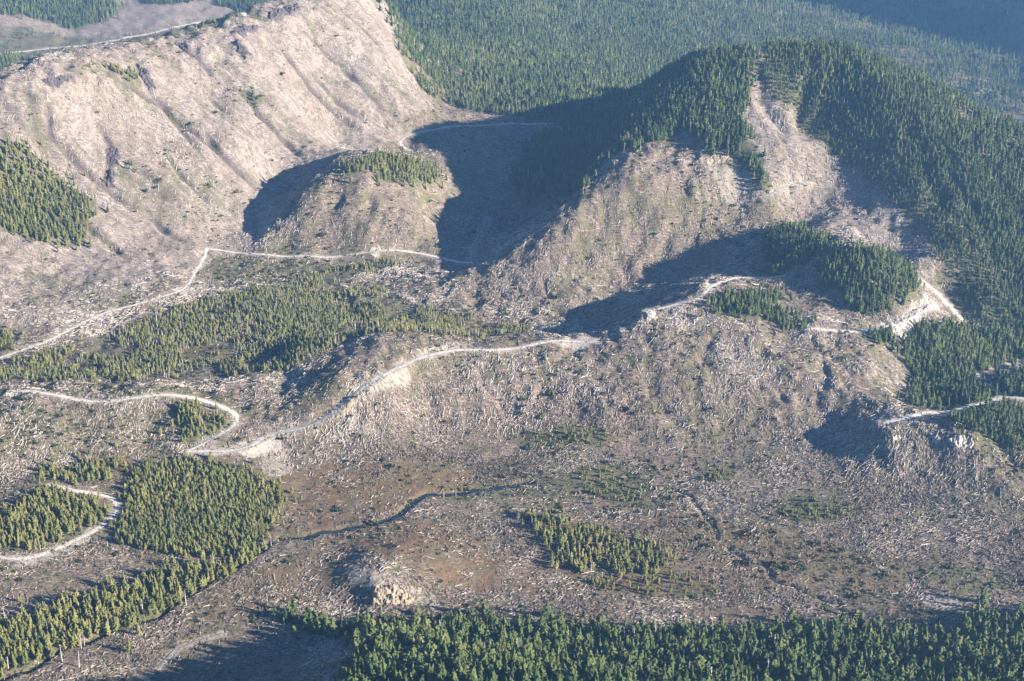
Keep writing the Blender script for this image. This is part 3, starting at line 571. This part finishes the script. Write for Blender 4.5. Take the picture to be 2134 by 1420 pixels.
def scatter_group(name, coll):
    ng = bpy.data.node_groups.new(name, 'GeometryNodeTree')
    ng.interface.new_socket('Geometry', in_out='INPUT', socket_type='NodeSocketGeometry'); ng.interface.new_socket('Geometry', in_out='OUTPUT', socket_type='NodeSocketGeometry')
    gi = ng.nodes.new('NodeGroupInput'); go = ng.nodes.new('NodeGroupOutput'); ip = ng.nodes.new('GeometryNodeInstanceOnPoints')
    ci = ng.nodes.new('GeometryNodeCollectionInfo'); ci.inputs['Collection'].default_value = coll; ci.inputs['Separate Children'].default_value = True; ci.inputs['Reset Children'].default_value = True
    def attr(nm, ty):
        a = ng.nodes.new('GeometryNodeInputNamedAttribute'); a.data_type = ty; a.inputs['Name'].default_value = nm
        return next(o for o in a.outputs if o.enabled and o.name == 'Attribute')
    L = ng.links; L.new(gi.outputs[0], ip.inputs['Points']); L.new(ci.outputs[0], ip.inputs['Instance']); ip.inputs['Pick Instance'].default_value = True
    L.new(attr('idx', 'INT'), ip.inputs['Instance Index']); L.new(attr('rot', 'FLOAT_VECTOR'), ip.inputs['Rotation']); L.new(attr('scl', 'FLOAT_VECTOR'), ip.inputs['Scale'])
    L.new(ip.outputs[0], go.inputs[0]); return ng
NG_TREE = scatter_group('wood_scatter', PROTO); NG_TREE2 = scatter_group('scrub_scatter', PROTO2); NG_BUSH = scatter_group('bush_scatter', BUSHES)
def scatter(name, pts, rot, scl, idx, ng, **props):
    me = bpy.data.meshes.new(name); me.vertices.add(len(pts)); me.vertices.foreach_set('co', np.asarray(pts, np.float32).ravel())
    for nm, ty, d, key in (('rot', 'FLOAT_VECTOR', rot, 'vector'), ('scl', 'FLOAT_VECTOR', scl, 'vector'), ('idx', 'INT', idx, 'value')):
        a = me.attributes.new(nm, ty, 'POINT'); a.data.foreach_set(key, np.ascontiguousarray(d, np.int32 if ty == 'INT' else np.float32).ravel())
    o = link(name, me, kind='stuff', **props); md = o.modifiers.new('scatter', 'NODES'); md.node_group = ng; return o

# road avoidance lookup
roadness = cover[2]
def grow(p, sp, gaps, seed):
    lo = p.min(0) - 22; hi = p.max(0) + 22; xs = np.arange(lo[0], hi[0], sp); ys = np.arange(lo[1], hi[1], sp * .93)
    X, Y = np.meshgrid(xs, ys); X = X + (np.arange(len(ys)) % 2)[:, None] * sp / 2
    X = (X + rng.uniform(-.45, .45, X.shape) * sp).ravel(); Y = (Y + rng.uniform(-.45, .45, Y.shape) * sp).ravel()
    k = np.abs(np.arctan2(X, Y)) < math.radians(36); X, Y = X[k], Y[k]
    jx = X + 13 * fbm(X / 25, Y / 25, 2, 91); jy = Y + 13 * fbm(X / 25, Y / 25, 2, 92)
    st_ = (rng.random(len(X)) < .28) * 14.0; jx = jx + rng.normal(0, 1, len(X)) * st_; jy = jy + rng.normal(0, 1, len(X)) * st_
    k = inpoly(jx, jy, p); X, Y = X[k], Y[k]
    g = .5 + .5 * fbm(X / 55, Y / 55, 3, 70 + seed); k = (g > gaps * 1.25 - .02) & (rng.random(len(X)) > gaps * .4) & (bil(roadness, X, Y) < .35)
    return X[k], Y[k]
def sizes(X, Y, h0, h1):
    c = .5 + .5 * fbm(X / 70, Y / 70, 2, 99); return h0 + (h1 - h0) * np.clip(.55 * c + .75 * rng.random(len(X)) ** 1.2 - .2, -.35, 1.2)
OLIVE = {'belt', 'bigleft', 'leftloop', 'leftbank', 'triangle', 'strip', 'bogisland', 'creekside', 'slopepatch', 'bogpatch', 'dot', 'bogfringe', 'leftedge', 'knolltop', 'ridgestand', 'crestclump'}
LAKE = (lx, ly); EDGE = densify(poly_px('1594 150;1614 200;1658 252;1712 295;1786 352;1848 402;1914 472;1958 542;1992 592;2025 652'), 10)
front_trees = None; ntree = 0
for wi, (nm, lb, p, sp, h0, h1, dd, gp) in enumerate(woods):
    X, Y = grow(p, sp, gp, wi)
    if nm == 'backforest':
        D = np.hypot(X, Y); k = rng.random(len(X)) < np.clip(1.25 - D / 7000, .3, 1); X, Y = X[k], Y[k]
        flat = sst(500, 1300, X) * sst(2900, 3500, D[k]); k = rng.random(len(X)) > .75 * flat * sst(-.25, .25, fbm(X / 160, Y / 160, 3, 160)); X, Y = X[k], Y[k]
        k = np.hypot((X - LAKE[0]) / 165, (Y - LAKE[1]) / 260) > 1; X, Y = X[k], Y[k]
    if len(X) == 0: continue
    Hh = sizes(X, Y, h0, h1) * (.82 if nm in OLIVE else 1)
    if nm == 'eastface':
        de = np.min(np.hypot(X[:, None] - EDGE[None, :, 0], Y[:, None] - EDGE[None, :, 1]), axis=1); Hh = Hh * (.5 + .5 * sst(15, 110, de))
    Zt = hz(X, Y)
    if nm == 'front':
        u, v = project(X, Y, Zt + Hh * .6); inn = (u > -10) & (u < 2144) & (v < 1425)
        score = np.where(inn, v + 45 * rng.random(len(v)), -1); o = np.argsort(-score)[:300]
        front_trees = (X[o], Y[o], Zt[o], Hh[o]); k = np.ones(len(X), bool); k[o] = False; X, Y, Zt, Hh = X[k], Y[k], Zt[k], Hh[k]
    dead = rng.random(len(X)) < dd; idx = np.where(dead, rng.integers(7, 10, len(X)), rng.integers(0, 7, len(X)))
    wdt = Hh * (1.45 if nm == 'front' else 1.2) * rng.uniform(.8, 1.3, len(X)) * np.where(Hh < 12, 1.25, 1)
    scl = np.stack([wdt, wdt, np.where(dead, Hh * .9, Hh)], -1)
    rot = np.stack([rng.normal(0, .03, len(X)), rng.normal(0, .03, len(X)), rng.uniform(0, 6.28, len(X))], -1)
    scatter('forest', np.stack([X, Y, Zt - .2], -1), rot, scl, idx, NG_TREE2 if nm in OLIVE else NG_TREE, label=lb, category='forest', group='woods left standing'); ntree += len(X)
print('trees', ntree)

# ------------------------------------------------------------------ the front trees, one by one
def tree_label(k, h, u):
    return None
def add_tree(x, y, z, h, w, k, rz, label, group):
    t = link('conifer', None, loc=(x, y, z - .2), label=label, category='tree', group=group); t.empty_display_size = 2
    t.rotation_euler = (rng.normal(0, .025), rng.normal(0, .025), rz); t.scale = (w, w, h)
    link('crown', CROWNS[k][1], t); link('trunk', CROWNS[k][2], t)
    return t
X, Y, Zt, Hh = front_trees
for x, y, z, h in zip(X, Y, Zt, Hh):
    k = int(rng.choice(6, p=[.26, .22, .14, .16, .17, .05])); u, v = project(x, y, z + h * .5)
    size = 'tall' if h > 21 else 'short' if h < 17 else 'middling'
    side = 'left end' if u < 1000 else 'middle' if u < 1560 else 'right end'
    add_tree(x, y, z, h, h * rng.uniform(1.15, 1.75), k, rng.uniform(0, 6.28), f'{size} conifer with {CROWNS[k][0]} at the {side} of the bottom forest', 'conifers of the bottom forest')

# ------------------------------------------------------------------ standing dead trees seen singly
SN = '''327 672 24 tallest grey snag below the upper left road;258 690 20 grey snag pair member below the upper left road;262 692 18 shorter grey snag below the upper left road;
165 1392 20 pale snag in the strip of conifers at the lower left;130 1380 22 leaning grey snag near the left end of the diagonal strip;388 1262 20 grey snag at the right end of the diagonal strip;170 1352 18 bare snag behind the diagonal strip;
950 1035 12 short snag beside the dark creek on the bog;925 1040 14 grey snag on the right bank of the dark creek;1120 1022 13 pale snag at the upper edge of the bog;1290 1200 15 grey snag in the bog island of conifers;1232 1190 14 slim snag on the left of the bog island;
1300 318 18 pale snag below the dark forest on the peak shoulder;1335 312 16 slim snag at the lower edge of the peak forest;1240 345 17 pale snag on the shadowed edge of the peak spur;1245 415 14 lone snag low on the peak spur;
1215 405 14 grey snag beside the shadow line of the spur;740 690 18 grey snag at the back of the middle ridge;765 695 17 slim grey snag behind the middle ridge;790 690 16 pale snag behind the crest of the middle ridge;700 715 18 tall grey snag at the front of the valley belt;
540 1320 12 pale snag at the edge of the dark bottom clearing;592 1310 14 grey snag in front of the bottom left trees;1065 985 9 stub of a snag above the bog;1470 1090 10 short snag beside the right hand creek'''
for s in SN.replace('\n', '').split(';'):
    a = s.split(' ', 3); x, y = hit(np.array([float(a[0])]), np.array([float(a[1])]))[0]; h = float(a[2])
    t = link('dead_snag', SNAGS[int(rng.integers(3))], loc=(x, y, float(hz(x, y)) - .2), label=a[3], category='dead tree', group='standing dead trees')
    t.scale = (h * 1.15, h * 1.15, h); t.rotation_euler = (rng.normal(0, .04), rng.normal(0, .04), rng.uniform(0, 6.28))

# ------------------------------------------------------------------ fallen logs and slash
NL = 1000000
th = rng.uniform(math.radians(-30), math.radians(30), NL); rr = np.sqrt(rng.uniform(1000 ** 2, 3000 ** 2, NL))
rr = np.where(rng.random(NL) < .45, np.sqrt(rng.uniform(1000 ** 2, 2150 ** 2, NL)), rr)
X = rr * np.sin(th); Y = rr * np.cos(th)
cv = [bil(cover[k], X, Y) for k in range(5)]
pt = fbm(X / 60, Y / 60, 3, 120); wr = 1 - np.clip(np.abs(fbm(X / 38, Y / 38, 2, 125)) * 6, 0, 1); dens = np.clip(.14 + .62 * sst(-.25, .35, pt) + .45 * wr, 0, 1); dens = dens * (1 - .6 * cv[0]) * (1 - .85 * cv[1]) * (1 - .97 * cv[2]) * (1 - .25 * cv[3]) * (1 - .9 * cv[4])
inw = np.zeros(NL, bool)
for w in woods: inw |= inpoly(X, Y, w[2])
dens[inw] *= .12
k = rng.random(NL) < dens; X, Y = X[k], Y[k]; NLk = len(X)
pal = bil(cover[3], X, Y)
e = 6.0; gx = (hz(X + e, Y) - hz(X - e, Y)) / (2 * e); gy = (hz(X, Y + e) - hz(X, Y - e)) / (2 * e); slope = np.hypot(gx, gy)
down = np.arctan2(-gy, -gx)
az = np.where(rng.random(NLk) < np.clip(slope * 2.2, .15, .75), down + rng.normal(0, .45, NLk), fbm(X / 90, Y / 90, 2, 130) * 4 + rng.normal(0, .7, NLk))
Ln = np.clip(np.where(rng.random(NLk) < .8, rng.lognormal(1.0, .4, NLk), rng.lognormal(1.45, .42, NLk)), 1.2, 11.5); Rd = np.clip(.10 + Ln * .02 + rng.uniform(0, .18, NLk), .11, .31)
tone = np.clip(rng.beta(2.0, 2.2, NLk) + .05 * pal + .3 * fbm(X / 80, Y / 80, 2, 128) - .2 * (1 - sst(6, 26, hz(X, Y))), 0, 1)
Dx = np.cos(az) * Ln / 2; Dy = np.sin(az) * Ln / 2
A_ = np.stack([X - Dx, Y - Dy, hz(X - Dx, Y - Dy)], -1); B_ = np.stack([X + Dx, Y + Dy, hz(X + Dx, Y + Dy)], -1)
A_[:, 2] += Rd * .5 + rng.exponential(.35, NLk); B_[:, 2] += Rd * .5 + rng.exponential(.35, NLk)
mz = hz(X, Y) + Rd * .4 - (A_[:, 2] + B_[:, 2]) / 2; up = np.maximum(mz, 0); A_[:, 2] += up; B_[:, 2] += up
# the largest pale logs in view are things of their own
u, v = project(X, Y, hz(X, Y)); plen = np.hypot(*(np.array(project(*A_.T)) - np.array(project(*B_.T))))
okv = (u > 20) & (u < 2114) & (v > 500) & (v < 1280) & ~np.isin(np.arange(NLk), []) & (np.hypot(X, Y) < 1900)
score = np.where(okv & (tone > .55), plen * (.7 + .6 * rng.random(NLk)), -1); order = np.argsort(-score); big = []; used = {}
for i in order[:3000]:
    c = (int(u[i] // 60), int(v[i] // 45)); used[c] = used.get(c, 0) + 1
    if used[c] > 1: continue
    big.append(i)
    if len(big) == 200: break
big = np.array(big); isb = np.zeros(NLk, bool); isb[big] = True
def log_mesh(name, seed):
    r = np.random.default_rng(seed); b = MB()
    b.tube([(0, 0, -.5), (.03 * (r.random() - .5), 0, -.15), (.02 * (r.random() - .5), .01, .2), (0, 0, .5)], [1, .92, .8, .6], 8)
    for k in range(3):
        z = .2 + .25 * r.random(); a = 6.283 * r.random(); b.tube([(0, 0, z), (math.cos(a) * 1.9, math.sin(a) * 1.9, z + .03)], [.22, .08], 4)
    return b.mesh(name, M_BIGLOG, True)
LOGS = [log_mesh('log_' + c, 200 + k) for k, c in enumerate('abc')]
def zone(u, v, x, y):
    if v < 640: return 'on the foot of the peak'
    if u < 560 and v > 1120: return 'beside the lower left road'
    if u < 620: return 'on the hill around the hairpin road'
    if v < 790: return 'high on the slope under the ridge road'
    if v < 930: return 'low on the slope under the ridge road' if u < 1650 else 'on the slope left of the right hand road'
    if u > 1680: return 'on the slope under the right hand knoll'
    if v > 1180: return 'on the flat just above the bottom forest'
    return 'on the open bog'
for i in big:
    a = Vector(A_[i]); b_ = Vector(B_[i]); d = b_ - a; rad = max(.34, Rd[i] * 1.05); L_ = d.length * 1.1; el = d.normalized()
    ln = 'long' if L_ > 14 else 'short' if L_ < 11 else 'medium'
    lean = 'lying lengthwise' if abs(d.normalized().y) > .8 else 'lying crosswise' if abs(d.normalized().y) < .35 else 'lying slantwise'
    o = link('fallen_log', LOGS[int(rng.integers(3))], loc=(a + b_) / 2 + Vector((0, 0, .15)), label=f'{ln} bleached log {lean} {zone(u[i], v[i], X[i], Y[i])}', category='log', group='bleached logs on the cleared ground')
    o.rotation_mode = 'QUATERNION'; o.rotation_quaternion = d.to_track_quat('Z', 'X'); o.scale = (rad, rad, L_)
k = ~isb; A2, B2, R2, T2 = A_[k], B_[k], Rd[k], tone[k]; d = B2 - A2; d /= np.linalg.norm(d, axis=1)[:, None]
sx = np.stack([-d[:, 1], d[:, 0], np.zeros(len(d))], -1); sx /= np.linalg.norm(sx, axis=1)[:, None]; sz = np.cross(d, sx)
corn = [(1, 0), (0, 1), (-1, 0), (0, -1)]
VV = np.stack([P_ + (sx * (cx * s_ * R2)[:, None] if np.isscalar(cx) else 0) + sz * (cz * s_ * R2)[:, None] for P_, s_ in ((A2, 1.0), (B2, .7)) for cx, cz in corn], 1)
base = (np.arange(len(A2)) * 8)[:, None, None]
FF = np.array([(0, 1, 5, 4), (1, 2, 6, 5), (2, 3, 7, 6), (3, 0, 4, 7), (3, 2, 1, 0), (4, 5, 6, 7)])[None]
me = mesh_np('logging_slash', VV.reshape(-1, 3), (base + FF).reshape(-1, 4), M_LOG)
at = me.attributes.new('tone', 'FLOAT', 'POINT'); at.data.foreach_set('value', np.repeat(T2, 8).astype(np.float32))
link('logging_slash', me, kind='stuff', label='scattered grey logs and broken wood strewn over the cleared slopes', category='slash'); print('logs', len(A2))

# low bushes and seedlings on the cleared ground
NB = 170000
th = rng.uniform(math.radians(-30), math.radians(30), NB); rr = np.sqrt(rng.uniform(1000 ** 2, 2900 ** 2, NB)); X = rr * np.sin(th); Y = rr * np.cos(th)
cv = [bil(cover[k], X, Y) for k in range(5)]
dn = (.12 + .55 * sst(.0, .5, fbm(X / 75, Y / 75, 3, 140)) + .9 * cv[0]) * (1 - .98 * cv[2]) * (1 - .6 * cv[3]) * (1 - .4 * cv[1])
k = rng.random(NB) < dn; X, Y = X[k], Y[k]; s = rng.lognormal(.2, .5, len(X))
scatter('undergrowth', np.stack([X, Y, hz(X, Y) - .1], -1), np.stack([X * 0, X * 0, rng.uniform(0, 6.28, len(X))], -1), np.stack([s, s, s * rng.uniform(.6, 1.1, len(X))], -1), rng.integers(0, 4, len(X)), NG_BUSH, label='low dark green bushes and seedlings dotted over the cleared slopes', category='undergrowth')

# ------------------------------------------------------------------ rock
def rock_patch(name, pix, m, thick, label, group, seed, step=1.6, sharp=1.0):
    p = poly_px(pix); lo = p.min(0); hi = p.max(0); nx = max(6, int((hi[0] - lo[0]) / step)); ny = max(6, int((hi[1] - lo[1]) / step))
    xs = np.linspace(lo[0], hi[0], nx); ys = np.linspace(lo[1], hi[1], ny); X, Y = np.meshgrid(xs, ys)
    jx = X + 2.5 * vnoise(X / 5, Y / 5, seed); jy = Y + 2.5 * vnoise(X / 5, Y / 5, seed + 1)
    d = np.full(X.shape, 1e9); j = len(p) - 1
    for i in range(len(p)):
        a, b = p[j], p[i]; ab = b - a; t = np.clip(((jx - a[0]) * ab[0] + (jy - a[1]) * ab[1]) / (ab @ ab + 1e-9), 0, 1); d = np.minimum(d, np.hypot(jx - a[0] - t * ab[0], jy - a[1] - t * ab[1])); j = i
    ins = inpoly(jx, jy, p); d = np.where(ins, d, -d)
    facet = np.abs(fbm(X / 6, Y / 6, 3, seed + 5)) * 2 + .5 * fbm(X / 2.5, Y / 2.5, 2, seed + 9)
    hgt = np.where(d > 0, np.minimum(d / (2.2 * sharp), 1) ** .6 * thick * (.35 + .8 * facet), -1.5)
    Zp = hz(X, Y) + hgt
    V = np.stack([X, Y, Zp], -1).reshape(-1, 3); a, b = np.meshgrid(np.arange(ny - 1), np.arange(nx - 1), indexing='ij'); q = (a * nx + b).ravel()
    Fq = np.stack([q, q + 1, q + nx + 1, q + nx], -1); keep = (d.ravel()[Fq] > -step * 1.5).any(1); Fq = Fq[keep]
    us = np.unique(Fq); mp = np.full(len(V), -1); mp[us] = np.arange(len(us)); V = V[us]; Fq = mp[Fq]
    c = np.array([V[:, 0].mean(), V[:, 1].mean(), V[:, 2].min()])
    return link(name, mesh_np(name, V - c, Fq, m), loc=c, label=label, category='rock', **({'group': group} if group else {}))
G1 = 'dark crags on the left ridge'
for s, l in zip(DARKROCK, ['dark purple crag right of the conifer clump on the ridge crest', 'dark ragged crag high on the right of the pale ridge', 'low dark crag at the left end of the ridge crest', 'dark crag at the head of the steep rocky gully', 'dark crag in the lower part of the steep rocky gully', 'small dark crag just under the middle of the ridge crest', 'large dark crag at the top of the ridge crest near the upper edge', 'dark ledge on the crest below the topmost crag']):
    rock_patch('rock_outcrop', s, M_ROCKD, 4.5, l, G1, 300 + len(l))
rock_patch('rock_outcrop', '1838 682;1900 648;1945 630;1952 645;1905 668;1890 705;1872 708;1866 684', M_ROCKP, 1.6, 'bright broken rock spilling below the cut at the foot of the wooded knoll', 'pale rock cuts', 311)
rock_patch('rock_outcrop', '1466 334;1490 318;1518 318;1526 332;1495 342;1472 346', M_ROCKO, 1.8, 'cream rock scar under the forest on the peak shoulder', 'pale rock cuts', 312)
rock_patch('rock_outcrop', '700 868;730 832;745 840;735 856;712 872', M_ROCKO, 1.4, 'tan rock cut beside the steep bend of the ridge road', 'pale rock cuts', 313)
rock_patch('rock_outcrop', '1855 912;1870 908;1878 918;1860 926', M_ROCKP, 2.6, 'small pale boulder heap left of the knoll rocks', 'pale rocks on the right knoll', 314, 1.2)
rock_patch('rock_outcrop', '1935 908;1958 904;1965 920;1945 926', M_ROCKP, 3.0, 'pale boulder heap in the middle of the knoll rocks', 'pale rocks on the right knoll', 315, 1.2)
rock_patch('rock_outcrop', '1975 915;2000 906;2030 915;2025 935;1990 936', M_ROCKP, 3.4, 'largest pale boulder heap on the right of the knoll', 'pale rocks on the right knoll', 316, 1.2)
rock_patch('rock_outcrop', '1340 652;1362 648;1370 664;1350 670', M_ROCKP, 2.2, 'small pale outcrop where the ridge road tops the middle ridge', 'pale rock cuts', 317, 1.2)
rock_patch('rock_outcrop', '770 514;790 511;794 524;768 526', M_ROCKP, 1.0, 'white rock pile beside the road below the bare knoll', 'pale rock cuts', 318, 1.2)

rock_patch('quarry_face', '770 1232;785 1226;815 1224;848 1232;866 1246;862 1257;820 1262;778 1263', M_ROCKO, 4.0, 'tan rock face of the small quarry in the mound above the bottom forest', None, 321, 1.1)

# ------------------------------------------------------------------ air
bpy.ops.mesh.primitive_cube_add(size=1)
hzb = bpy.context.object; hzb.name = 'haze'; hzb['kind'] = 'stuff'; zlo = float(Z.min()) - 1.0; zhi = max(float(Z.max()) + 60, H + 30)
hzb.scale = (19000, 15600, zhi - zlo); hzb.location = (0, 6900, (zhi + zlo) / 2)
m = bpy.data.materials.new('haze'); m.use_nodes = True; nt = m.node_tree; nt.nodes.remove(nt.nodes['Principled BSDF'])
pv = nt.nodes.new('ShaderNodeVolumePrincipled'); pv.inputs['Color'].default_value = (.28, .57, 1, 1); pv.inputs['Density'].default_value = 4.6e-5; pv.inputs['Anisotropy'].default_value = .3
nt.links.new(pv.outputs[0], nt.nodes['Material Output'].inputs['Volume']); hzb.data.materials.append(m)

# ------------------------------------------------------------------ light and camera
EL, AZ = math.radians(19.5), math.radians(110)            # azimuth clockwise from the view direction
s = Vector((math.cos(EL) * math.sin(AZ), math.cos(EL) * math.cos(AZ), math.sin(EL)))
ld = bpy.data.lights.new('sun', 'SUN'); ld.energy = 5.0; ld.angle = math.radians(.5); ld.color = (1, .923, .82)
so = bpy.data.objects.new('sun', ld); COL.objects.link(so); so.rotation_mode = 'QUATERNION'; so.rotation_quaternion = s.to_track_quat('Z', 'Y'); so.location = (800, -400, 1200)
w = bpy.data.worlds.new('World'); scene.world = w; w.use_nodes = True; nt = w.node_tree
sk = nt.nodes.new('ShaderNodeTexSky'); sk.sky_type = 'NISHITA'; sk.sun_disc = False; sk.sun_elevation = EL; sk.sun_rotation = AZ; sk.ozone_density = 8; sk.dust_density = .1
nt.links.new(sk.outputs[0], nt.nodes['Background'].inputs[0]); nt.nodes['Background'].inputs[1].default_value = .055
cam = bpy.data.cameras.new('camera'); co = bpy.data.objects.new('camera', cam); COL.objects.link(co); co.location = (0, 0, H); co.rotation_euler = (math.pi / 2 - T, 0, 0)
cam.sensor_width = 36; cam.lens = 36 * F / 2134; cam.clip_end = 60000; cam.clip_start = 1; scene.camera = co
scene.view_settings.view_transform = 'Standard'; scene.view_settings.look = 'None'; scene.view_settings.exposure = 2.12; scene.view_settings.gamma = 1
scene.cycles.max_bounces = 4; scene.cycles.volume_bounces = 0; scene.cycles.transparent_max_bounces = 4
